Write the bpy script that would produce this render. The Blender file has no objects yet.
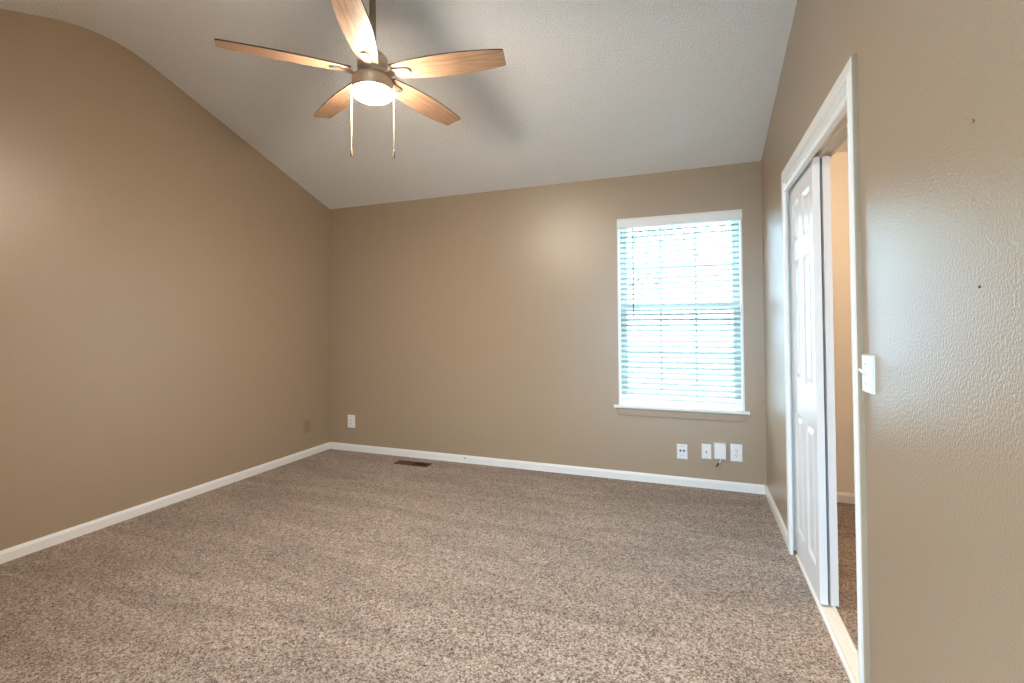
import bpy, bmesh, math, random
from mathutils import Vector, Matrix

random.seed(7)
SC = bpy.context.scene
COL = SC.collection
PI = math.pi

# ------------------------------------------------------------------ camera
F_PX, YAW, PITCH, ROLL, SHIFT = 481.44, -0.3591, 0.0188, -0.0075, -27.39
CAM_LOC = Vector((-0.489, -3.952, 1.2585))
W = 3.961                                   # room width; right wall x=0, left wall x=-W, back wall y=0

cam_data = bpy.data.cameras.new('camera')
cam = bpy.data.objects.new('camera', cam_data)
COL.objects.link(cam)
fw = Vector((math.sin(YAW) * math.cos(PITCH), math.cos(YAW) * math.cos(PITCH), math.sin(PITCH)))
rt = Vector((math.cos(YAW), -math.sin(YAW), 0))
up = rt.cross(fw)
r2 = math.cos(ROLL) * rt + math.sin(ROLL) * up
u2 = -math.sin(ROLL) * rt + math.cos(ROLL) * up
M = Matrix((r2, u2, -fw)).transposed().to_4x4()
M.translation = CAM_LOC
cam.matrix_world = M
cam_data.sensor_width = 36
cam_data.lens = F_PX / 1024 * 36
cam_data.shift_y = SHIFT / 1024
cam_data.clip_start = 0.02
SC.camera = cam

# ------------------------------------------------------------------ view, world, sun, window light
SC.view_settings.view_transform = 'Standard'
SC.view_settings.look = 'None'
SC.view_settings.gamma = 1
SC.view_settings.use_curve_mapping = False
SC.view_settings.exposure = 0.55
SC.cycles.max_bounces = 10
SC.cycles.diffuse_bounces = 7
SC.cycles.glossy_bounces = 4
SC.cycles.transmission_bounces = 6
SC.cycles.caustics_reflective = False
SC.cycles.caustics_refractive = False
SC.cycles.sample_clamp_indirect = 6
SC.cycles.use_denoising = True

SKY_STRENGTH = 14.0
FAN_STRENGTH = 380.0
FAN_COLOR = (1.0, 0.87, 0.72)
HALL_FILL_POWER = 20.0
CLOSET_POWER = 105.0

world = bpy.data.worlds.new('overcast_sky')
SC.world = world
world.use_nodes = True
wn = world.node_tree.nodes
bg = wn['Background']
bg.inputs['Color'].default_value = (0.53, 0.765, 1.0, 1)
bg.inputs['Strength'].default_value = SKY_STRENGTH

sun_d = bpy.data.lights.new('sun', 'SUN')
sun_d.energy = 3.0
sun_d.angle = 0.02
sun_d.color = (1.0, 0.95, 0.86)
sun = bpy.data.objects.new('sun', sun_d)
COL.objects.link(sun)
sun.rotation_euler = (0, math.radians(48), 0)      # from the +x side, along the house, so never into a window

portal_d = bpy.data.lights.new('window_portal', 'AREA')
portal_d.shape = 'RECTANGLE'
portal_d.size, portal_d.size_y = 0.92, 1.5
portal_d.cycles.is_portal = True
portal = bpy.data.objects.new('window_portal', portal_d)
COL.objects.link(portal)
portal.location = (-0.597, 0.17, 1.34)
portal.rotation_euler = (-PI / 2, 0, 0)      # faces -y, into the room
HWX0, HWX1, HWZ0, HWZ1, HY = -2.0, 0.2, 0.30, 2.15, -5.1       # glazed door added at the end of the unseen hall, as daylight fill
portal_d2 = bpy.data.lights.new('hall_portal', 'AREA')
portal_d2.shape = 'RECTANGLE'
portal_d2.size, portal_d2.size_y = HWX1 - HWX0, HWZ1 - HWZ0
portal_d2.cycles.is_portal = True
portal2 = bpy.data.objects.new('hall_portal', portal_d2)
COL.objects.link(portal2)
portal2.location = ((HWX0 + HWX1) / 2, HY - 0.13, (HWZ0 + HWZ1) / 2)
portal2.rotation_euler = (PI / 2, 0, 0)      # faces +y, into the hall


# ------------------------------------------------------------------ materials
def mat(name, color, rough=0.5, metal=0.0, spec=0.5):
    m = bpy.data.materials.new(name)
    m.use_nodes = True
    b = m.node_tree.nodes['Principled BSDF']
    b.inputs['Base Color'].default_value = (*color, 1)
    b.inputs['Roughness'].default_value = rough
    b.inputs['Metallic'].default_value = metal
    b.inputs['Specular IOR Level'].default_value = spec
    return m


def srgb(r, g, b):
    f = lambda c: (c / 255 / 12.92) if c / 255 <= 0.04045 else ((c / 255 + 0.055) / 1.055) ** 2.4
    return (f(r), f(g), f(b))


def nodes(m):
    return m.node_tree.nodes, m.node_tree.links, m.node_tree.nodes['Principled BSDF']


def obj_coords(m):
    n, l, b = nodes(m)
    tc = n.new('ShaderNodeTexCoord')
    return tc.outputs['Object']


def add_bump(m, scale, dist, strength=1.0, detail=3.0, ramp=None, kind='noise', vec=None, rough=0.55):
    n, l, b = nodes(m)
    tex = n.new('ShaderNodeTexNoise' if kind == 'noise' else 'ShaderNodeTexVoronoi')
    tex.inputs['Scale'].default_value = scale
    if kind == 'noise':
        tex.inputs['Detail'].default_value = detail
        tex.inputs['Roughness'].default_value = rough
    l.new(vec or obj_coords(m), tex.inputs['Vector'])
    out = tex.outputs[0]
    if ramp:
        r = n.new('ShaderNodeValToRGB')
        r.color_ramp.elements[0].position, r.color_ramp.elements[1].position = ramp
        l.new(out, r.inputs['Fac'])
        out = r.outputs['Color']
    bp = n.new('ShaderNodeBump')
    bp.inputs['Distance'].default_value = dist
    bp.inputs['Strength'].default_value = strength
    l.new(out, bp.inputs['Height'])
    prev = b.inputs['Normal'].links[0].from_socket if b.inputs['Normal'].links else None
    if prev:
        l.new(prev, bp.inputs['Normal'])
    l.new(bp.outputs['Normal'], b.inputs['Normal'])
    return out


WALL_COL = srgb(169, 148, 123)
m_wall = mat('wall_paint', WALL_COL, 0.28, 0, 0.65)
add_bump(m_wall, 150, 0.0011, 0.5, 2.0, (0.38, 0.72))
m_closet = mat('closet_paint', srgb(236, 225, 208), 0.6)
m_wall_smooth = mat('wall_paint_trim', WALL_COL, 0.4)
m_ceil = mat('ceiling_paint', srgb(245, 244, 242), 0.9, 0, 0.2)
add_bump(m_ceil, 110, 0.0055, 0.8, 3.0, (0.4, 0.7))
m_white = mat('white_trim_paint', srgb(238, 236, 232), 0.32)
m_white_door = mat('white_door_paint', srgb(236, 236, 236), 0.28)
m_plastic = mat('white_plastic', srgb(238, 238, 238), 0.3)
m_beige_plastic = mat('beige_painted_plastic', srgb(158, 138, 113), 0.4)
m_vinyl = mat('white_vinyl', srgb(232, 236, 232), 0.4)
m_dark = mat('dark_slot', srgb(40, 34, 30), 0.6)
m_steel = mat('steel_screw', srgb(170, 165, 158), 0.35, 1.0)
m_brass = mat('brass_jack', srgb(150, 110, 70), 0.35, 1.0)
m_nickel = mat('brushed_nickel', srgb(214, 196, 176), 0.34, 0.9)
m_rod = mat('fan_rod_nickel', srgb(150, 140, 118), 0.4, 0.9)
m_chain = mat('pull_chain_metal', srgb(225, 205, 185), 0.4, 0.5)
m_fob = mat('pull_fob_bronze', srgb(120, 95, 65), 0.4, 0.6)
m_register = mat('brown_register_metal', srgb(88, 62, 42), 0.5, 0.1)
m_black = mat('black_void', srgb(16, 13, 11), 0.9)
m_cord = mat('ladder_cord', srgb(226, 230, 224), 0.8)
m_wand = mat('smoky_wand', srgb(88, 96, 104), 0.2)
m_green = mat('green_connector', srgb(28, 84, 42), 0.4)
m_greywire = mat('grey_wire', srgb(150, 148, 140), 0.5)
m_track = mat('track_white', srgb(232, 226, 214), 0.4)
m_nail = mat('nail_head', srgb(70, 55, 45), 0.5, 0.5)

# slats let some daylight through
m_slat = mat('blind_slat', srgb(164, 172, 166), 0.45)
n, l, b = nodes(m_slat)
tr = n.new('ShaderNodeBsdfTranslucent')
tr.inputs['Color'].default_value = (0.84, 0.90, 0.88, 1)
mx = n.new('ShaderNodeMixShader')
mx.inputs[0].default_value = 0.02
l.new(b.outputs[0], mx.inputs[1])
l.new(tr.outputs[0], mx.inputs[2])
l.new(mx.outputs[0], n['Material Output'].inputs['Surface'])

# window glass
m_glass = bpy.data.materials.new('window_glass')
m_glass.use_nodes = True
n = m_glass.node_tree.nodes
l = m_glass.node_tree.links
n.remove(n['Principled BSDF'])
t_ = n.new('ShaderNodeBsdfTransparent')
t_.inputs['Color'].default_value = (0.96, 0.98, 0.98, 1)
g_ = n.new('ShaderNodeBsdfGlossy')
g_.inputs['Roughness'].default_value = 0.02
mx = n.new('ShaderNodeMixShader')
mx.inputs[0].default_value = 0.05
l.new(t_.outputs[0], mx.inputs[1])
l.new(g_.outputs[0], mx.inputs[2])
l.new(mx.outputs[0], n['Material Output'].inputs['Surface'])

# lit glass of the fan lamp
m_lamp = mat('lit_frosted_glass', (0.95, 0.93, 0.9), 0.5)
b = m_lamp.node_tree.nodes['Principled BSDF']
b.inputs['Emission Color'].default_value = (*FAN_COLOR, 1)
b.inputs['Emission Strength'].default_value = FAN_STRENGTH
m_lamp2 = mat('lit_dome_glass', (0.95, 0.93, 0.9), 0.5)
b = m_lamp2.node_tree.nodes['Principled BSDF']
b.inputs['Emission Color'].default_value = (1.0, 0.86, 0.68, 1)
b.inputs['Emission Strength'].default_value = CLOSET_POWER
m_lamp3 = mat('hall_fill_glass', (0.95, 0.93, 0.9), 0.5)
b = m_lamp3.node_tree.nodes['Principled BSDF']
b.inputs['Emission Color'].default_value = (1.0, 0.90, 0.82, 1)
b.inputs['Emission Strength'].default_value = HALL_FILL_POWER

# wood of the fan blades (grain runs along local x)
m_wood = mat('light_oak_blade', srgb(190, 150, 115), 0.42)
n, l, b = nodes(m_wood)
mp = n.new('ShaderNodeMapping')
mp.inputs['Scale'].default_value = (4.0, 95, 95)
l.new(obj_coords(m_wood), mp.inputs['Vector'])
nz = n.new('ShaderNodeTexNoise')
nz.inputs['Scale'].default_value = 1.6
nz.inputs['Detail'].default_value = 6
nz.inputs['Distortion'].default_value = 0.6
l.new(mp.outputs[0], nz.inputs['Vector'])
rp = n.new('ShaderNodeValToRGB')
rp.color_ramp.elements[0].position = 0.30
rp.color_ramp.elements[0].color = (*srgb(138, 102, 77), 1)
rp.color_ramp.elements[1].position = 0.62
rp.color_ramp.elements[1].color = (*srgb(188, 152, 122), 1)
l.new(nz.outputs[0], rp.inputs['Fac'])
l.new(rp.outputs[0], b.inputs['Base Color'])
m_wood_edge = mat('dark_blade_edge', srgb(62, 38, 24), 0.5)

# carpet
m_carpet = mat('frieze_carpet', srgb(150, 125, 100), 0.95, 0, 0.1)
n, l, b = nodes(m_carpet)
oc = obj_coords(m_carpet)
vz = n.new('ShaderNodeTexVoronoi')            # one cell per twisted tuft, each tuft its own tone
vz.inputs['Scale'].default_value = 180
wob = n.new('ShaderNodeTexNoise')
wob.inputs['Scale'].default_value = 90
l.new(oc, wob.inputs['Vector'])
vadd = n.new('ShaderNodeMix')
vadd.data_type = 'VECTOR'
vadd.inputs['Factor'].default_value = 0.02
l.new(oc, vadd.inputs[4])
l.new(wob.outputs['Color'], vadd.inputs[5])
l.new(vadd.outputs[1], vz.inputs['Vector'])
sep = n.new('ShaderNodeSeparateColor')
l.new(vz.outputs['Color'], sep.inputs[0])
nz = n.new('ShaderNodeTexNoise')
nz.inputs['Scale'].default_value = 105
nz.inputs['Detail'].default_value = 3
nz.inputs['Roughness'].default_value = 0.8
l.new(oc, nz.inputs['Vector'])
tone = n.new('ShaderNodeMix')
tone.data_type = 'FLOAT'
tone.inputs['Factor'].default_value = 0.42
l.new(sep.outputs[0], tone.inputs[2])
l.new(nz.outputs[0], tone.inputs[3])
rp = n.new('ShaderNodeValToRGB')
e = rp.color_ramp.elements
e[0].position, e[0].color = 0.22, (*srgb(62, 44, 34), 1)
e[1].position, e[1].color = 0.78, (*srgb(208, 187, 168), 1)
k = e.new(0.36); k.color = (*srgb(124, 99, 80), 1)
k = e.new(0.54); k.color = (*srgb(164, 140, 120), 1)
l.new(tone.outputs[0], rp.inputs['Fac'])
# brushed pile: long diagonal strokes left by the vacuum cleaner
mp = n.new('ShaderNodeMapping')
mp.inputs['Rotation'].default_value = (0, 0, math.radians(7))
mp.inputs['Scale'].default_value = (0.7, 4.2, 1)
l.new(oc, mp.inputs['Vector'])
nz2 = n.new('ShaderNodeTexNoise')
nz2.inputs['Scale'].default_value = 1.5
nz2.inputs['Detail'].default_value = 3
nz2.inputs['Distortion'].default_value = 0.8
l.new(mp.outputs[0], nz2.inputs['Vector'])
rp2 = n.new('ShaderNodeValToRGB')
rp2.color_ramp.elements[0].position, rp2.color_ramp.elements[0].color = 0.40, (0.82, 0.80, 0.78, 1)
rp2.color_ramp.elements[1].position, rp2.color_ramp.elements[1].color = 0.60, (1.05, 1.05, 1.05, 1)
l.new(nz2.outputs[0], rp2.inputs['Fac'])
mxc = n.new('ShaderNodeMix')
mxc.data_type = 'RGBA'
mxc.blend_type = 'MULTIPLY'
mxc.inputs['Factor'].default_value = 1.0
l.new(rp.outputs[0], mxc.inputs[6])
l.new(rp2.outputs[0], mxc.inputs[7])
l.new(mxc.outputs[2], b.inputs['Base Color'])
b.inputs['Sheen Weight'].default_value = 0.35
b.inputs['Sheen Roughness'].default_value = 0.5
bp = n.new('ShaderNodeBump')
bp.inputs['Distance'].default_value = 0.012
bp.inputs['Strength'].default_value = 0.8
l.new(tone.outputs[0], bp.inputs['Height'])
l.new(bp.outputs[0], b.inputs['Normal'])

m_grass = mat('lawn_grass', srgb(180, 188, 186), 0.9)
add_bump(m_grass, 30, 0.02)
m_leaf = mat('tree_leaf', srgb(120, 146, 100), 0.7)
m_bark = mat('tree_bark', srgb(98, 84, 70), 0.9)
add_bump(m_bark, 20, 0.02)


# ------------------------------------------------------------------ mesh helpers
def obj(name, bm, material, parent=None, loc=None, smooth=False, bevel=None, matrix=None):
    me = bpy.data.meshes.new(name)
    bmesh.ops.recalc_face_normals(bm, faces=bm.faces[:])
    bm.to_mesh(me)
    bm.free()
    for mm in (material if isinstance(material, (list, tuple)) else [material]):
        me.materials.append(mm)
    if smooth:
        for p in me.polygons:
            p.use_smooth = True
    o = bpy.data.objects.new(name, me)
    COL.objects.link(o)
    if loc is not None:
        o.location = loc
    if parent is not None:
        o.parent = parent
    if matrix is not None:
        o.matrix_local = matrix
    if bevel:
        bv = o.modifiers.new('bevel', 'BEVEL')
        bv.width = bevel
        bv.segments = 2
        bv.limit_method = 'ANGLE'
        bv.angle_limit = math.radians(40)
    return o


def tag(o, label=None, cat=None, group=None, kind=None):
    for k, v in (('label', label), ('category', cat), ('group', group), ('kind', kind)):
        if v:
            o[k] = v
    return o


def empty(name, loc=(0, 0, 0), rot=(0, 0, 0)):
    o = bpy.data.objects.new(name, None)
    COL.objects.link(o)
    o.location = loc
    o.rotation_euler = rot
    o.empty_display_size = 0.1
    return o


def box(bm, a, b, mi=0):
    x0, y0, z0 = [min(p, q) for p, q in zip(a, b)]
    x1, y1, z1 = [max(p, q) for p, q in zip(a, b)]
    v = [bm.verts.new(c) for c in ((x0, y0, z0), (x1, y0, z0), (x1, y1, z0), (x0, y1, z0),
                                   (x0, y0, z1), (x1, y0, z1), (x1, y1, z1), (x0, y1, z1))]
    for f in ((0, 3, 2, 1), (4, 5, 6, 7), (0, 1, 5, 4), (1, 2, 6, 5), (2, 3, 7, 6), (3, 0, 4, 7)):
        fc = bm.faces.new([v[i] for i in f])
        fc.material_index = mi
    return bm


def boxes(*pairs):
    bm = bmesh.new()
    for a, b in pairs:
        box(bm, a, b)
    return bm


def lathe(profile, seg=40):
    """profile: (r, z) list, spun about z."""
    bm = bmesh.new()
    rings = []
    for r, z in profile:
        if r < 1e-6:
            rings.append([bm.verts.new((0, 0, z))])
        else:
            rings.append([bm.verts.new((r * math.cos(2 * PI * i / seg), r * math.sin(2 * PI * i / seg), z)) for i in range(seg)])
    for A, B in zip(rings[:-1], rings[1:]):
        for i in range(seg):
            j = (i + 1) % seg
            if len(A) == 1 and len(B) == 1:
                continue
            if len(A) == 1:
                bm.faces.new((A[0], B[i], B[j]))
            elif len(B) == 1:
                bm.faces.new((A[i], B[0], A[j]))
            else:
                bm.faces.new((A[i], B[i], B[j], A[j]))
    return bm


def tube(points, r, seg=10, bm=None, caps=True):
    bm = bm or bmesh.new()
    pts = [Vector(p) for p in points]
    rings = []
    for i, p in enumerate(pts):
        d = (pts[min(i + 1, len(pts) - 1)] - pts[max(i - 1, 0)]).normalized()
        a = d.orthogonal().normalized() if abs(d.z) > 0.99 else d.cross(Vector((0, 0, 1))).normalized()
        c = d.cross(a)
        rr = r[i] if isinstance(r, (list, tuple)) else r
        rings.append([bm.verts.new(p + rr * (math.cos(2 * PI * k / seg) * a + math.sin(2 * PI * k / seg) * c)) for k in range(seg)])
    for A, B in zip(rings[:-1], rings[1:]):
        for k in range(seg):
            bm.faces.new((A[k], A[(k + 1) % seg], B[(k + 1) % seg], B[k]))
    if caps:
        bm.faces.new(rings[0][::-1])
        bm.faces.new(rings[-1])
    return bm


def extrude_poly(pts, h, bm=None):
    """polygon given as 3-D points, extruded by vector h."""
    bm = bm or bmesh.new()
    h = Vector(h)
    A = [bm.verts.new(p) for p in pts]
    B = [bm.verts.new(Vector(p) + h) for p in pts]
    bm.faces.new(A[::-1])
    bm.faces.new(B)
    k = len(pts)
    for i in range(k):
        bm.faces.new((A[i], A[(i + 1) % k], B[(i + 1) % k], B[i]))
    return bm


def structure(name, bm, m, parent=None, **kw):
    o = obj(name, bm, m, parent, **kw)
    if parent is None:
        o['kind'] = 'structure'
    return o


# ------------------------------------------------------------------ room shell
Y_FRONT = -4.06
WALL_TOP = 3.35
WX0, WX1, WZ0, WZ1 = -1.056, -0.137, 0.575, 2.088           # window opening
CY0, CY1, CZ1 = -2.130, -0.900, 2.035                       # closet opening in the right wall
CLX = 0.76                                                  # closet depth plane

structure('floor', boxes(((-W - 0.2, -5.72, -0.12), (CLX + 0.25, 0.16, 0.0))), m_carpet)
structure('wall_left', boxes(((-W - 0.14, Y_FRONT - 0.12, 0.0), (-W, 0.16, WALL_TOP))), m_wall)
structure('wall_back', boxes(((-W, 0, 0), (WX0, 0.16, WALL_TOP)), ((WX1, 0, 0), (0.0, 0.16, WALL_TOP)),
                             ((WX0, 0, 0), (WX1, 0.16, WZ0)), ((WX0, 0, WZ1), (WX1, 0.16, WALL_TOP))), m_wall)
structure('wall_right', boxes(((0, CY1, 0), (0.115, 0.16, WALL_TOP)), ((0, Y_FRONT - 0.12, 0), (0.115, CY0, WALL_TOP)),
                              ((0, CY0, CZ1), (0.115, CY1, WALL_TOP))), m_wall)
DX0, DX1, DZ = -1.60, -0.15, 2.06                           # doorway behind the camera
structure('wall_front', boxes(((-W, Y_FRONT - 0.12, 0), (DX0, Y_FRONT, WALL_TOP)), ((DX1, Y_FRONT - 0.12, 0), (0, Y_FRONT, WALL_TOP)),
                              ((DX0, Y_FRONT - 0.12, DZ), (DX1, Y_FRONT, WALL_TOP))), m_wall)

# vaulted ceiling with a rounded ridge
def ceil_left(y):
    if y > -1.72:
        return 2.44 + 0.3523 * (-y)
    if y > -2.36:
        P0, P1, P2 = (-1.72, 3.046), (-2.04, 3.159), (-2.36, 3.030)
        t = (y - P0[0]) / (P2[0] - P0[0])
        return (1 - t) ** 2 * P0[1] + 2 * t * (1 - t) * P1[1] + t * t * P2[1]
    return 3.030 - 0.3523 * (-y - 2.36)


def ceil_z(x, y):
    t = (x + W) / W
    k = 1 * (1 - t) + 0.75 * t
    return 2.44 + (ceil_left(y) - 2.44) * k


bm = bmesh.new()
ys = [0.0, -0.4, -0.8, -1.2, -1.6] + [-1.72 - 0.04 * i for i in range(17)] + [-2.8, -3.4, Y_FRONT]
xs = [-W + W * i / 8 for i in range(9)]
lo = [[bm.verts.new((x, y, ceil_z(x, y))) for x in xs] for y in ys]
hi = [[bm.verts.new((x, y, ceil_z(x, y) + 0.12)) for x in xs] for y in ys]
for i in range(len(ys) - 1):
    for j in range(len(xs) - 1):
        bm.faces.new((lo[i][j], lo[i][j + 1], lo[i + 1][j + 1], lo[i + 1][j]))
        bm.faces.new((hi[i][j], hi[i + 1][j], hi[i + 1][j + 1], hi[i][j + 1]))
for j in range(len(xs) - 1):
    bm.faces.new((lo[0][j], hi[0][j], hi[0][j + 1], lo[0][j + 1]))
    bm.faces.new((lo[-1][j], lo[-1][j + 1], hi[-1][j + 1], hi[-1][j]))
for i in range(len(ys) - 1):
    bm.faces.new((lo[i][0], lo[i + 1][0], hi[i + 1][0], hi[i][0]))
    bm.faces.new((lo[i][-1], hi[i][-1], hi[i + 1][-1], lo[i + 1][-1]))
ceiling = structure('ceiling', bm, m_ceil, smooth=False)
for p in ceiling.data.polygons:
    p.use_smooth = True
es = ceiling.modifiers.new('edge_split', 'EDGE_SPLIT')
es.split_angle = math.radians(30)

# closet interior (walk-in side space behind the sliding doors)
structure('wall_closet_back', boxes(((CLX, -2.6, 0), (CLX + 0.1, 0.0, 2.44))), m_closet)
structure('wall_closet_end', boxes(((0.115, 0.0, 0), (CLX + 0.1, 0.1, 2.55))), m_closet)
structure('wall_closet_near', boxes(((0.115, -2.7, 0), (CLX + 0.1, -2.6, 2.55))), m_closet)
structure('ceiling_closet', boxes(((0.115, -2.6, 2.44), (CLX + 0.1, 0.0, 2.54))), m_ceil)

# unseen hall behind the camera, its glazed door added to let in cool fill
structure('wall_hall_back', boxes(((-2.6, HY - 0.12, 0), (HWX0, HY, 2.44)), ((HWX1, HY - 0.12, 0), (0.9, HY, 2.44)),
                                  ((HWX0, HY - 0.12, HWZ1), (HWX1, HY, 2.44)), ((HWX0, HY - 0.12, 0), (HWX1, HY, HWZ0))), m_wall_smooth)
structure('wall_hall_left', boxes(((-2.7, HY - 0.12, 0), (-2.6, Y_FRONT - 0.12, 2.44))), m_wall_smooth)
structure('wall_hall_right', boxes(((0.9, HY - 0.12, 0), (1.0, Y_FRONT - 0.12, 2.44))), m_wall_smooth)
structure('ceiling_hall', boxes(((-2.7, HY - 0.12, 2.44), (1.0, Y_FRONT - 0.12, 2.54))), m_ceil)
hw = empty('added_hall_window')
tag(hw, kind='structure')
hm = (HWX0 + HWX1) / 2
obj('window_frame', boxes(((HWX0, HY - 0.1, HWZ0), (HWX0 + 0.06, HY - 0.04, HWZ1)), ((HWX1 - 0.06, HY - 0.1, HWZ0), (HWX1, HY - 0.04, HWZ1)),
                          ((hm - 0.04, HY - 0.1, HWZ0), (hm + 0.04, HY - 0.04, HWZ1)), ((HWX0 + 0.06, HY - 0.1, HWZ0), (hm - 0.04, HY - 0.04, HWZ0 + 0.06)),
                          ((hm + 0.04, HY - 0.1, HWZ0), (HWX1 - 0.06, HY - 0.04, HWZ0 + 0.06)), ((HWX0 + 0.06, HY - 0.1, HWZ1 - 0.06), (hm - 0.04, HY - 0.04, HWZ1)),
                          ((hm + 0.04, HY - 0.1, HWZ1 - 0.06), (HWX1 - 0.06, HY - 0.04, HWZ1))), m_vinyl, hw)
obj('window_pane', boxes(((HWX0 + 0.06, HY - 0.073, HWZ0 + 0.06), (hm - 0.04, HY - 0.068, HWZ1 - 0.06)), ((hm + 0.04, HY - 0.073, HWZ0 + 0.06), (HWX1 - 0.06, HY - 0.068, HWZ1 - 0.06))), m_glass, hw)

# baseboards: a board with an eased top
BH, BT = 0.066, 0.014


def baseboard(name, p, q, nrm):
    p, q, nrm = Vector(p), Vector(q), Vector(nrm)
    prof = [(0, 0), (BT, 0), (BT, BH - 0.016), (BT - 0.004, BH - 0.008), (BT - 0.006, BH - 0.002), (BT - 0.009, BH), (0, BH)]
    pts = [p + nrm * a + Vector((0, 0, z)) for a, z in prof]
    return structure(name, extrude_poly(pts, q - p), m_white)


baseboard('baseboard_left', (-W, Y_FRONT, 0), (-W, 0, 0), (1, 0, 0))
baseboard('baseboard_back', (-W + BT, 0, 0), (-BT, 0, 0), (0, -1, 0))
baseboard('baseboard_right', (0, -0.919, 0), (0, 0, 0), (-1, 0, 0))
baseboard('baseboard_near', (0, Y_FRONT, 0), (0, -2.192, 0), (-1, 0, 0))
baseboard('baseboard_closet', (0.115, 0, 0), (CLX, 0, 0), (0, -1, 0))
baseboard('baseboard_closet_back', (CLX, -2.6, 0), (CLX, -BT, 0), (-1, 0, 0))

# ------------------------------------------------------------------ closet opening: casing, fascia, track, doors
CT = 0.0175
Y_CO_N, Y_CO_F, Z_CO = -2.190, -0.919, 2.087                 # outer edges of the casing


bm = bmesh.new()
cw = 0.057
prof = [(0, 0), (0, 0.011), (0.003, 0.0165), (0.009, 0.0175), (0.015, 0.0150), (0.018, 0.0090), (0.030, 0.0115), (cw - 0.010, CT), (cw - 0.003, CT - 0.002), (cw, CT - 0.006), (cw, 0)]
iy0, iy1, iz = Y_CO_N + cw, Y_CO_F - cw, Z_CO - cw
rings = []
for u, d in prof:
    rings.append([bm.verts.new((-d, iy1 + u, 0)), bm.verts.new((-d, iy1 + u, iz + u)),
                  bm.verts.new((-d, iy0 - u, iz + u)), bm.verts.new((-d, iy0 - u, 0))])
k = len(prof)
for i in range(k):
    A, B = rings[i], rings[(i + 1) % k]
    for j in range(3):
        fc = bm.faces.new((A[j], A[j + 1], B[j + 1], B[j]))
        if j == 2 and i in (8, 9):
            fc.material_index = 1                             # outer edge: lapped wall paint, its colour also standing in for shade
bm.faces.new([r[0] for r in rings])
bm.faces.new([r[3] for r in rings][::-1])
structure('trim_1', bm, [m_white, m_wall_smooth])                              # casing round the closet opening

# jamb lining of the opening
structure('trim_2', boxes(((0.0, CY1 - 0.0, 0), (0.115, CY1 - 0.012, CZ1)), ((0.0, CY0, 0), (0.115, CY0 + 0.012, CZ1)),
                          ((0.0, CY0 + 0.012, CZ1 - 0.012), (0.115, CY1 - 0.012, CZ1))), m_white)

# fascia that hides the sliding track: board with two half-round beads
bm = bmesh.new()
fy0, fy1 = CY0 + 0.013, -0.984
prof = [(0.004, 2.024), (-0.015, 2.026), (-0.018, 2.019), (-0.016, 2.011), (-0.004, 2.005), (-0.002, 1.988), (-0.012, 1.982), (-0.018, 1.974), (-0.014, 1.965), (0.004, 1.961)]
extrude_poly([(x, fy0, z) for x, z in prof], (0, fy1 - fy0, 0), bm)
structure('trim_3', bm, m_white)

# sliding track under the head (two channels) and floor guide
structure('trim_4', boxes(((0.006, fy0, 2.010), (0.098, fy1, 2.022)), ((0.0525, fy0, 1.985), (0.0555, fy1, 2.010)),
                          ((0.095, fy0, 1.985), (0.098, fy1, 2.010))), m_track)
bm = bmesh.new()
extrude_poly([(0.008, fy0, 0.0), (0.011, fy0, 0.008), (0.016, fy0, 0.011), (0.022, fy0, 0.011), (0.025, fy0, 0.007), (0.066, fy0, 0.007),
              (0.069, fy0, 0.012), (0.076, fy0, 0.012), (0.080, fy0, 0.0)], (0, fy1 - fy0, 0), bm)
structure('trim_5', bm, m_track)


def six_panel_door(name, x0, y0, y1, z0, z1, th=0.030):
    """door slab facing -x, six moulded panels on the room side, hung behind the fascia."""
    bm = bmesh.new()
    ww, hh = y1 - y0, z1 - z0
    ucols = [0, 0.060, 0.222, 0.312, 0.474, ww]
    zr = [0, 0.135, 0.775 - z0, 0.945 - z0, 1.575 - z0, 1.670 - z0, 1.880 - z0, hh]
    panel_cols, panel_rows = (1, 3), (1, 3, 5)
    P = lambda u, v, d: (x0 + d, y0 + u, z0 + v)

    def quad(a, b, c, d):
        bm.faces.new([bm.verts.new(p) for p in (a, b, c, d)])
    for i in range(5):
        for j in range(7):
            u0, u1, v0, v1 = ucols[i], ucols[i + 1], zr[j], zr[j + 1]
            if i in panel_cols and j in panel_rows:
                steps = [(0, 0), (0.006, 0.004), (0.016, 0.009), (0.022, 0.009), (0.042, 0.002)]
                for (ia, da), (ib, db) in zip(steps[:-1], steps[1:]):
                    A = [(u0 + ia, v0 + ia), (u1 - ia, v0 + ia), (u1 - ia, v1 - ia), (u0 + ia, v1 - ia)]
                    B = [(u0 + ib, v0 + ib), (u1 - ib, v0 + ib), (u1 - ib, v1 - ib), (u0 + ib, v1 - ib)]
                    for q in range(4):
                        r = (q + 1) % 4
                        quad(P(*A[q], da), P(*A[r], da), P(*B[r], db), P(*B[q], db))
                quad(P(*B[0], db), P(*B[1], db), P(*B[2], db), P(*B[3], db))
            else:
                quad(P(u0, v0, 0), P(u1, v0, 0), P(u1, v1, 0), P(u0, v1, 0))
    quad(P(0, 0, th), P(0, hh, th), P(ww, hh, th), P(ww, 0, th))
    for (ua, va), (ub, vb) in (((0, 0), (ww, 0)), ((ww, 0), (ww, hh)), ((ww, hh), (0, hh)), ((0, hh), (0, 0))):
        quad(P(ua, va, 0), P(ua, va, th), P(ub, vb, th), P(ub, vb, 0))
    bmesh.ops.remove_doubles(bm, verts=bm.verts[:], dist=1e-5)
    return structure(name, bm, m_white_door)


six_panel_door('door_1', 0.018, -1.477, -0.928, 0.014, 1.990)
six_panel_door('door_2', 0.060, -1.471, -0.922, 0.014, 1.990)

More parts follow.
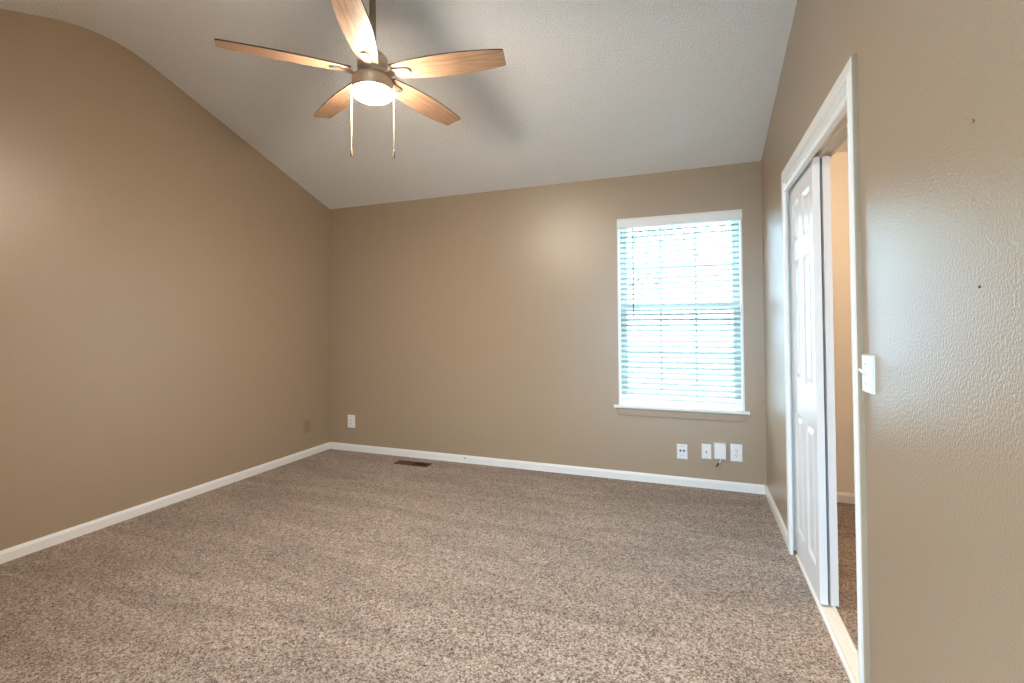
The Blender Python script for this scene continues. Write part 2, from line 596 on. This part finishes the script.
# ------------------------------------------------------------------ window
win = empty('window_1', (0, 0, 0))
tag(win, kind='structure')
JT = 0.012
obj('window_jamb', boxes(((WX0, -0.002, WZ0 + 0.02), (WX0 + JT, 0.16, WZ1)), ((WX1 - JT, -0.002, WZ0 + 0.02), (WX1, 0.16, WZ1)),
                         ((WX0 + JT, 0.0, WZ1 - JT), (WX1 - JT, 0.16, WZ1))), m_white, win)
fx0, fx1, fz0, fz1 = WX0 + JT, WX1 - JT, 0.595, WZ1 - JT
fr = 0.020
obj('window_frame', boxes(((fx0, 0.085, fz0), (fx0 + fr, 0.155, fz1)), ((fx1 - fr, 0.085, fz0), (fx1, 0.155, fz1)),
                          ((fx0 + fr, 0.085, fz1 - fr), (fx1 - fr, 0.155, fz1)), ((fx0 + fr, 0.085, fz0), (fx1 - fr, 0.155, fz0 + fr))), m_vinyl, win)


def sash(name, z0, z1, y0, rows):
    s = 0.030
    a, b_ = fx0 + fr, fx1 - fr
    bm = boxes(((a, y0, z0), (a + s, y0 + 0.03, z1)), ((b_ - s, y0, z0), (b_, y0 + 0.03, z1)),
               ((a + s, y0, z0), (b_ - s, y0 + 0.03, z0 + s)), ((a + s, y0, z1 - s), (b_ - s, y0 + 0.03, z1)))
    o = obj(name, bm, m_vinyl, win)
    ga, gb, gz0, gz1 = a + s, b_ - s, z0 + s, z1 - s
    bars = []
    for i in (1, 2):
        x = ga + (gb - ga) * i / 3
        bars.append(((x - 0.009, y0 + 0.010, gz0), (x + 0.009, y0 + 0.020, gz1)))
    for j in range(1, rows):
        z = gz0 + (gz1 - gz0) * j / rows
        for i in range(3):
            xa = ga + (gb - ga) * i / 3 + (0.009 if i else 0)
            xb = ga + (gb - ga) * (i + 1) / 3 - (0.009 if i < 2 else 0)
            bars.append(((xa, y0 + 0.010, z - 0.009), (xb, y0 + 0.020, z + 0.009)))
    obj('muntin_grille', boxes(*bars), m_vinyl, o)
    obj('window_pane', boxes(((ga, y0 + 0.0135, gz0), (gb, y0 + 0.0165, gz1))), m_glass, o)
    return o


sash('upper_sash', 1.345, fz1 - fr, 0.122, 2)
sash('lower_sash', fz0 + fr, 1.400, 0.090, 2)
# stool with a rounded nose and returned apron in the wall colour
bm = bmesh.new()
prof = [(0.085, 0.573), (-0.028, 0.573), (-0.034, 0.578), (-0.035, 0.584), (-0.033, 0.590), (-0.028, 0.594), (0.085, 0.594)]
extrude_poly([(-1.058, y, z) for y, z in prof], (0.923, 0, 0), bm)
box(bm, (-1.092, -0.0345, 0.5745), (-1.058, 0.0, 0.5935))
box(bm, (-0.135, -0.0345, 0.5745), (-0.106, 0.0, 0.5935))
obj('window_sill', bm, m_white, win)
bm = bmesh.new()
extrude_poly([(-1.084, 0, 0.573), (-0.112, 0, 0.573), (-0.155, 0, 0.516), (-1.056, 0, 0.516)], (0, -0.014, 0), bm)
ap = obj('window_apron', bm, m_wall_smooth, win, bevel=0.003)
ap['label'] = 'wall coloured apron under the sill'

# ------------------------------------------------------------------ blind
blind = empty('window_blind', ((WX0 + WX1) / 2, 0.02, 2.02))
tag(blind, 'white wooden slat blind with valance, lowered over the window', 'window blind')
bl = Vector(blind.location)


def B(x, y, z):
    return Vector((x, y, z)) - bl


bm = bmesh.new()
prof = [(0.004, 2.092), (-0.017, 2.092), (-0.019, 2.086), (-0.016, 2.078), (-0.015, 2.034), (-0.018, 2.024), (-0.016, 2.016), (0.004, 2.016)]
extrude_poly([B(-1.052, y, z) for y, z in prof], (0.9165, 0, 0), bm)
obj('valance', bm, m_white, blind)
obj('headrail', boxes((B(WX0 + 0.016, 0.012, 2.022), B(WX1 - 0.016, 0.062, 2.070))), m_white, blind)
sx0, sx1 = WX0 + JT + 0.006, WX1 - JT - 0.006
NS = 32
z_top, z_bot = 1.992, 0.690
bm = bmesh.new()
TILT = math.radians(24)
for i in range(NS):
    z = z_top + (z_bot - z_top) * i / (NS - 1)
    cy, hw = 0.040, 0.025
    pts = []
    for s, h in ((-1, 0), (-0.5, 0.0016), (0, 0.0022), (0.5, 0.0016), (1, 0)):
        pts.append((cy + s * hw * math.cos(TILT), z + s * hw * math.sin(TILT) + h))
    top = [(y, zz + 0.0013) for y, zz in pts]
    bot = [(y, zz - 0.0013) for y, zz in pts][::-1]
    extrude_poly([B(sx0, y, zz) for y, zz in top + bot], (sx1 - sx0, 0, 0), bm)
obj('slatted_shade', bm, m_slat, blind)
obj('bottom_rail', boxes((B(sx0, 0.015, 0.640), B(sx1, 0.065, 0.656))), m_white, blind, bevel=0.003)
for x in (-0.880, -0.597, -0.314):
    bm = bmesh.new()
    tube([B(x, 0.0135, 2.025), B(x, 0.0135, 0.646)], 0.0011, 6, bm)
    tube([B(x, 0.0665, 2.025), B(x, 0.0665, 0.646)], 0.0011, 6, bm)
    obj('ladder_cord', bm, m_cord, blind)
bm = bmesh.new()
tube([B(-0.930, -0.004, 2.03), B(-0.930, -0.008, 2.0), B(-0.932, -0.010, 1.30), B(-0.932, -0.010, 1.285)], [0.002, 0.0042, 0.0042, 0.003], 8, bm)
obj('tilt_wand', bm, m_wand, blind)

# ------------------------------------------------------------------ ceiling fan
FX, FY = -1.938, -2.006
FAN_A0 = 8.54
zc = ceil_z(FX, FY)
fan = empty('ceiling_fan', (FX, FY, zc))
tag(fan, 'five blade wooden ceiling fan with a lit round lamp, hanging from the vaulted ceiling', 'ceiling fan')
Z = lambda z: z - zc
cn = obj('ceiling_canopy', lathe([(0, 0.02), (0.066, 0.02), (0.070, -0.015), (0.064, -0.05), (0.030, -0.085), (0.0, -0.085)]), m_nickel, fan, smooth=True)
obj('downrod', lathe([(0, -0.06), (0.016, -0.06), (0.016, Z(2.60)), (0, Z(2.60))], 20), m_rod, fan, smooth=True)
obj('motor_housing', lathe([(0, Z(2.612)), (0.022, Z(2.612)), (0.026, Z(2.59)), (0.034, Z(2.58)), (0.056, Z(2.574)), (0.068, Z(2.562)), (0.072, Z(2.547)),
                            (0.072, Z(2.505)), (0.068, Z(2.496)), (0.060, Z(2.490)), (0.060, Z(2.460)), (0, Z(2.460))], 48), m_nickel, fan, smooth=True)
lk = obj('light_kit_ring', lathe([(0, Z(2.468)), (0.070, Z(2.468)), (0.086, Z(2.465)), (0.093, Z(2.459)), (0.0955, Z(2.450)), (0.0960, Z(2.400)), (0.093, Z(2.395)), (0.086, Z(2.397)), (0, Z(2.399))], 56), m_nickel, fan, smooth=True)
for nme in (lk, ):
    md = nme.modifiers.new('edge_split', 'EDGE_SPLIT'); md.split_angle = math.radians(35)
obj('lamp_glass', lathe([(0.0905, Z(2.397)), (0.0910, Z(2.380)), (0.089, Z(2.372)), (0.082, Z(2.366)), (0.063, Z(2.361)), (0.038, Z(2.358)), (0.0, Z(2.357))], 48), m_lamp, fan, smooth=True)

BP = math.radians(12)
prof_w = [(0.105, 0.046), (0.15, 0.052), (0.22, 0.061), (0.30, 0.068), (0.38, 0.071), (0.46, 0.070), (0.54, 0.065), (0.60, 0.059), (0.648, 0.052), (0.658, 0.047)]


def blade_bm():
    bm = bmesh.new()
    t = 0.003
    lead = [(u, w) for u, w in prof_w]
    trail = [(u + (0.006 if u > 0.64 else 0), -w * 0.96) for u, w in prof_w][::-1]
    ol = lead + trail
    A = [bm.verts.new((u, w, -t)) for u, w in ol]
    Bv = [bm.verts.new((u, w, t)) for u, w in ol]
    bm.faces.new(A[::-1]).material_index = 0
    bm.faces.new(Bv).material_index = 1
    for i in range(len(ol)):
        j = (i + 1) % len(ol)
        bm.faces.new((A[i], A[j], Bv[j], Bv[i])).material_index = 1
    return bm


def iron_bm():
    """bracket under a blade: neck from the motor, then a tongue with a rounded end."""
    bm = bmesh.new()
    ol = [(0.056, 0.014), (0.085, 0.013), (0.105, 0.020), (0.150, 0.023), (0.182, 0.021), (0.195, 0.013), (0.199, 0.0)]
    ol = ol + [(u, -w) for u, w in ol[:-1]][::-1]
    zz = lambda u: -0.0035 if u > 0.1 else -0.0035 - 0.012 * min(1, (0.105 - u) / 0.03)
    A = [bm.verts.new((u, w, zz(u) - 0.009)) for u, w in ol]
    Bv = [bm.verts.new((u, w, zz(u))) for u, w in ol]
    k = len(ol)
    h = k // 2
    for S, fl in ((A, True), (Bv, False)):
        for i in range(h):
            q = [S[i], S[i + 1], S[k - 2 - i], S[k - 1 - i]] if i < h - 0 else None
            if q:
                q2 = []
                for v in q:
                    if v not in q2:
                        q2.append(v)
                if len(q2) >= 3:
                    try:
                        bm.faces.new(q2[::-1] if fl else q2)
                    except ValueError:
                        pass
    for i in range(k):
        j = (i + 1) % k
        bm.faces.new((A[i], A[j], Bv[j], Bv[i]))
    return bm


for i in range(5):
    a = math.radians(FAN_A0 + 72 * i)
    d = Vector((math.cos(a), math.sin(a), 0))
    wv = Vector((math.sin(a), -math.cos(a), 0)) * math.cos(BP) + Vector((0, 0, math.sin(BP)))
    nv = d.cross(wv)
    MB = Matrix((d, wv, nv)).transposed().to_4x4()
    if nv.z < 0:
        MB = Matrix((d, -wv, -nv)).transposed().to_4x4()
    MB.translation = Vector((0, 0, Z(2.483)))
    bo = obj('fan_blade', blade_bm(), [m_wood, m_wood_edge], fan, matrix=MB)
    io = obj('blade_bracket', iron_bm(), m_nickel, bo, bevel=0.002)
for sx, L in ((-0.1035, 0.290), (0.1035, 0.300)):
    # chains hang left and right of the lamp as the camera sees it
    dirx = Vector((rt.x, rt.y, 0)).normalized() * sx
    p0 = Vector((dirx.x, dirx.y, Z(2.405)))
    bm = bmesh.new()
    tube([p0 * 1 + Vector((-dirx.x * 0.12, -dirx.y * 0.12, 0.004)), p0, p0 + Vector((0, 0, -0.012)), p0 + Vector((0, 0, -L))], 0.0011, 8, bm)
    ch = obj('pull_chain', bm, m_chain, fan)
    bm = bmesh.new()
    tube([p0 + Vector((0, 0, -L + 0.002)), p0 + Vector((0, 0, -L - 0.004)), p0 + Vector((0, 0, -L - 0.03)), p0 + Vector((0, 0, -L - 0.040))], [0.002, 0.0042, 0.0052, 0.003], 10, bm)
    obj('chain_fob', bm, m_fob, ch)

# ------------------------------------------------------------------ wall plates
def frame_on(wall, p):
    """Empty on a wall; local x = along the wall to the viewer's right, local z up, local -y out into the room."""
    rz = {'back': 0, 'left': PI / 2, 'right': -PI / 2}[wall]
    return p, (0, 0, rz)


def plate_bm(w, h, t, r=0.004):
    bm = bmesh.new()
    a, b_ = w / 2, h / 2
    ring0 = [(-a, -b_), (a, -b_), (a, b_), (-a, b_)]
    bm2 = [bm.verts.new((x, 0, z)) for x, z in ring0]
    mid = [bm.verts.new((x, -t * 0.55, z)) for x, z in ring0]
    top = [bm.verts.new((x - math.copysign(r, x), -t, z - math.copysign(r, z))) for x, z in ring0]
    bm.faces.new(bm2[::-1])
    bm.faces.new(top)
    for A, Bv in ((bm2, mid), (mid, top)):
        for i in range(4):
            j = (i + 1) % 4
            bm.faces.new((A[i], A[j], Bv[j], Bv[i]))
    return bm


def disc_bm(x, z, r, y0, y1, seg=14):
    bm = bmesh.new()
    A = [bm.verts.new((x + r * math.cos(2 * PI * i / seg), y0, z + r * math.sin(2 * PI * i / seg))) for i in range(seg)]
    Bv = [bm.verts.new((x + r * math.cos(2 * PI * i / seg), y1, z + r * math.sin(2 * PI * i / seg))) for i in range(seg)]
    bm.faces.new(A)
    bm.faces.new(Bv[::-1])
    for i in range(seg):
        j = (i + 1) % seg
        bm.faces.new((A[i], A[j], Bv[j], Bv[i]))
    return bm


def duplex(root, w, h, t, m, face=True):
    obj('cover_plate', plate_bm(w, h, t), m, root)
    for zz in (0.0195, -0.0195):
        bm = bmesh.new()
        ol = [(0.017 * math.cos(q), zz + max(-0.0125, min(0.0125, 0.017 * math.sin(q)))) for q in [2 * PI * i / 24 for i in range(24)]]
        extrude_poly([(x, -t + 0.001, z) for x, z in ol], (0, -0.0022, 0), bm)
        rc = obj('receptacle', bm, m, root)
        bm = boxes(((-0.0075, -t - 0.0016, zz - 0.001), (-0.0052, -t - 0.001, zz + 0.008)), ((0.0052, -t - 0.0016, zz - 0.001), (0.0075, -t - 0.001, zz + 0.007)))
        obj('socket_slot', bm, m_dark, rc)
        obj('ground_hole', disc_bm(0, zz - 0.0072, 0.0026, -t - 0.0008, -t - 0.0017), m_dark, rc)
    obj('cover_screw', disc_bm(0, 0, 0.003, -t + 0.001, -t - 0.0008), m_steel, root)


def wall_empty(name, wall, x, y, z):
    p, r = frame_on(wall, (x, y, z))
    return empty(name, p, r)


# back wall, four plates under the window from left to right
e1 = wall_empty('jack_plate', 'back', -0.5795, 0, 0.2595)
tag(e1, 'white wall plate with two round black jacks under the window', 'wall plate')
obj('cover_plate', plate_bm(0.076, 0.112, 0.006), m_plastic, e1)
for x in (-0.0125, 0.0125):
    obj('jack', disc_bm(x, 0.008, 0.0075, -0.005, -0.0085, 18), m_dark, e1)
obj('cover_screw', disc_bm(0.000, 0.041, 0.003, -0.005, -0.0068), m_steel, e1)
obj('cover_screw', disc_bm(0.000, -0.028, 0.0042, -0.005, -0.0072), m_steel, e1)

e2 = wall_empty('coax_plate', 'back', -0.4055, 0, 0.2755)
tag(e2, 'narrow white wall plate with one brass coax jack, left of the white junction box', 'wall plate')
obj('cover_plate', plate_bm(0.068, 0.112, 0.006), m_plastic, e2)
bm = lathe([(0, 0), (0.0062, 0), (0.0062, 0.004), (0.0046, 0.004), (0.0046, 0.011), (0, 0.011)], 12)
bmesh.ops.rotate(bm, verts=bm.verts[:], cent=(0, 0, 0), matrix=Matrix.Rotation(PI / 2, 3, 'X'))
bmesh.ops.translate(bm, verts=bm.verts[:], vec=(0, -0.005, -0.002))
obj('coax_jack', bm, m_brass, e2)
obj('cover_screw', disc_bm(0, 0.040, 0.003, -0.005, -0.0068), m_steel, e2)
obj('cover_screw', disc_bm(0, -0.042, 0.003, -0.005, -0.0068), m_steel, e2)

e3 = wall_empty('junction_box', 'back', -0.3115, 0, 0.290)
tag(e3, 'blank white box on the back wall with a cable end hanging below', 'junction box')
obj('box_body', plate_bm(0.083, 0.120, 0.028, 0.003), m_plastic, e3)
bm = bmesh.new()
tube([(0.002, -0.014, -0.058), (0.003, -0.016, -0.072), (-0.004, -0.018, -0.086), (-0.014, -0.020, -0.098)], 0.0028, 8, bm)
cb = obj('cable_tail', bm, m_plastic, e3)
bm = bmesh.new()
tube([(-0.008, -0.019, -0.088), (-0.016, -0.021, -0.099), (-0.025, -0.022, -0.112), (-0.030, -0.022, -0.119)], [0.0042, 0.0062, 0.0062, 0.004], 8, bm)
gc = obj('cable_connector', bm, m_green, cb)
gc['label'] = 'dark green cable connector'
bm = bmesh.new()
tube([(0.004, -0.014, -0.058), (0.006, -0.010, -0.085), (0.003, -0.006, -0.120), (0.004, -0.004, -0.155)], 0.0012, 6, bm)
obj('loose_wire', bm, m_greywire, e3)

e4 = wall_empty('wall_outlet', 'back', -0.1985, 0, 0.283)
tag(e4, 'white duplex outlet on the back wall, nearest the right corner', 'outlet')
duplex(e4, 0.082, 0.128, 0.007, m_plastic)

# back wall, near the left corner
e5 = wall_empty('wall_outlet', 'back', -3.6925, 0, 0.2915)
tag(e5, 'lone white outlet plate low on the back wall by the left corner', 'outlet')
obj('cover_plate', plate_bm(0.086, 0.126, 0.008), m_plastic, e5)
rc = obj('receptacle', boxes(((-0.0165, -0.0105, -0.033), (0.0165, -0.006, 0.033))), m_plastic, e5, bevel=0.002)
for zz in (0.018, -0.018):
    obj('socket_slot', boxes(((-0.0075, -0.0112, zz - 0.003), (-0.0052, -0.0100, zz + 0.006)), ((0.0052, -0.0112, zz - 0.003), (0.0075, -0.0100, zz + 0.006)),
                             ((-0.0022, -0.0112, zz - 0.011), (0.0022, -0.0100, zz - 0.007))), m_dark, rc)

# left wall, painted over in the wall colour
e6 = wall_empty('wall_outlet', 'left', -W, -0.313, 0.290)
tag(e6, 'beige duplex outlet on the left wall near the back corner', 'outlet')
duplex(e6, 0.078, 0.126, 0.008, m_beige_plastic)

# light switch beside the closet casing
e7 = wall_empty('light_switch', 'right', 0, -2.250, 1.101)
tag(e7, 'white toggle light switch on the right wall beside the closet opening', 'light switch')
obj('cover_plate', plate_bm(0.070, 0.112, 0.013, 0.003), m_plastic, e7)
obj('switch_slot', boxes(((-0.0052, -0.0142, -0.0125), (0.0052, -0.012, 0.0125))), m_plastic, e7)
bm = bmesh.new()
extrude_poly([(-0.0042, -0.012, 0.004), (-0.0042, -0.012, -0.010), (-0.0036, -0.031, 0.010), (-0.0036, -0.029, 0.017)], (0.0080, 0, 0), bm)
obj('toggle', bm, m_plastic, e7, bevel=0.0015)
for zz in (0.030, -0.030):
    obj('cover_screw', disc_bm(0, zz, 0.0032, -0.012, -0.0138), m_steel, e7)

# small marks left in the walls
def nail(name, wall, x, y, z, r, m, label, cat, out=0.004):
    p, ro = frame_on(wall, (x, y, z))
    bm = lathe([(0, 0), (r * 0.5, 0), (r * 0.5, out * 0.5), (r, out * 0.55), (r * 0.9, out * 0.85), (0, out)], 12)
    bmesh.ops.rotate(bm, verts=bm.verts[:], cent=(0, 0, 0), matrix=Matrix.Rotation(PI / 2, 3, 'X'))
    o = obj(name, bm, m, loc=p, smooth=True)
    o.rotation_euler = ro
    tag(o, label, cat)
    return o


nail('wall_anchor', 'right', 0, -2.830, 1.624, 0.0042, m_wall_smooth, 'small painted over wall anchor high on the right wall near the camera', 'wall anchor', 0.004)
nail('nail', 'right', 0, -2.838, 1.318, 0.0028, m_nail, 'small dark nail in the right wall, below the painted anchor', 'nail', 0.003)
nail('nail', 'back', -2.43, -BT, 0.045, 0.0065, m_nail, 'small dark nail head in the white back baseboard', 'nail', 0.004)

# ------------------------------------------------------------------ floor register
reg = empty('floor_register', (-2.865, -0.190, 0.0))
tag(reg, 'brown metal floor register in the carpet along the back wall', 'floor vent')
a, b_ = 0.170, 0.052
obj('register_frame', boxes(((-a, -b_, -0.002), (a, -b_ + 0.012, 0.006)), ((-a, b_ - 0.012, -0.002), (a, b_, 0.006)), ((-a, -b_ + 0.012, -0.002), (-a + 0.014, b_ - 0.012, 0.006)),
                            ((a - 0.014, -b_ + 0.012, -0.002), (a, b_ - 0.012, 0.006)), ((-0.010, -b_ + 0.012, -0.002), (0.010, b_ - 0.012, 0.006))), m_register, reg, bevel=0.0015)
obj('duct_opening', boxes(((-a + 0.014, -b_ + 0.012, -0.001), (a - 0.014, b_ - 0.012, 0.0012))), m_black, reg)
for s in (-1, 1):
    bm = bmesh.new()
    box(bm, (s * 0.010, -0.0015, 0.0012), (s * (a - 0.014), 0.0015, 0.0030))
    for i in range(11):
        x = s * (0.022 + 0.0128 * i)
        extrude_poly([(x - 0.0008, -b_ + 0.012, 0.0012), (x + 0.0008, -b_ + 0.012, 0.0012), (x + 0.0008 + s * 0.005, -b_ + 0.012, 0.0052), (x - 0.0008 + s * 0.005, -b_ + 0.012, 0.0052)], (0, 2 * b_ - 0.024, 0), bm)
    obj('louver_grille', bm, m_register, reg)

# ------------------------------------------------------------------ lamps of the closet and the hall; the hall one is added, unseen fill
def dome_light(name, x, y, z, r, m, label):
    t = empty(name, (x, y, z))
    tag(t, label, 'ceiling light')
    obj('lamp_base', lathe([(0, 0), (r * 1.05, 0), (r * 1.05, -0.018), (r * 0.9, -0.022), (0, -0.022)], 32), m_nickel, t, smooth=False)
    obj('lamp_shade', lathe([(r * 0.95, -0.022), (r * 0.92, -0.05), (r * 0.75, -0.075), (r * 0.4, -0.092), (0, -0.098)], 32), m, t, smooth=True)
    return t


dome_light('ceiling_light', 0.50, -1.38, 2.44, 0.10, m_lamp2, 'small lit dome lamp on the closet ceiling')
dome_light('ceiling_light', -1.90, -4.65, 2.44, 0.16, m_lamp3, 'added fill lamp, a round lit dome on the unseen hall ceiling')

# ------------------------------------------------------------------ outdoors beyond the window
structure('ground_outside', boxes(((-40, -40, -0.7), (40, 60, -0.5))), m_grass)


def tree(x, y, h, rc, label, seed, nleaf=2600):
    rnd = random.Random(seed)
    t = empty('leafy_tree', (x, y, -0.5))
    tag(t, label, 'tree', 'trees outside the window')
    bm = bmesh.new()
    tube([(0, 0, 0), (0.03, 0.02, h * 0.25), (-0.04, 0.03, h * 0.5), (0.02, 0, h * 0.8)], [0.16, 0.12, 0.10, 0.04], 10, bm)
    for k_ in range(5):
        an = 2 * PI * k_ / 5 + rnd.random()
        zz = h * (0.42 + 0.08 * k_)
        tube([(0, 0, zz), (0.5 * rc * math.cos(an), 0.5 * rc * math.sin(an), zz + 0.3 * rc), (0.8 * rc * math.cos(an), 0.8 * rc * math.sin(an), zz + 0.6 * rc)], [0.06, 0.04, 0.015], 6, bm)
    obj('trunk', bm, m_bark, t)
    bm = bmesh.new()
    for i in range(nleaf):
        while True:
            p = Vector((rnd.uniform(-1, 1), rnd.uniform(-1, 1), rnd.uniform(-1, 1)))
            if 0.25 < p.length < 1:
                break
        p = Vector((p.x * rc, p.y * rc, h * 0.68 + p.z * h * 0.34))
        s = rnd.uniform(0.07, 0.15)
        u = Vector((rnd.gauss(0, 1), rnd.gauss(0, 1), rnd.gauss(0, 1))).normalized()
        v = u.orthogonal().normalized()
        w_ = u.cross(v)
        bm.faces.new([bm.verts.new(p + q) for q in (v * s, w_ * s * 0.5 + u * s * 0.15, -v * s, -w_ * s * 0.5 + u * s * 0.15)])
    obj('foliage', bm, m_leaf, t)
    return t


tree(-3.2, 14.0, 6.6, 3.0, 'leafy tree seen blurred through the left side of the blind', 3)
tree(3.6, 17.0, 7.2, 3.2, 'leafy tree seen blurred through the right side of the blind', 5)
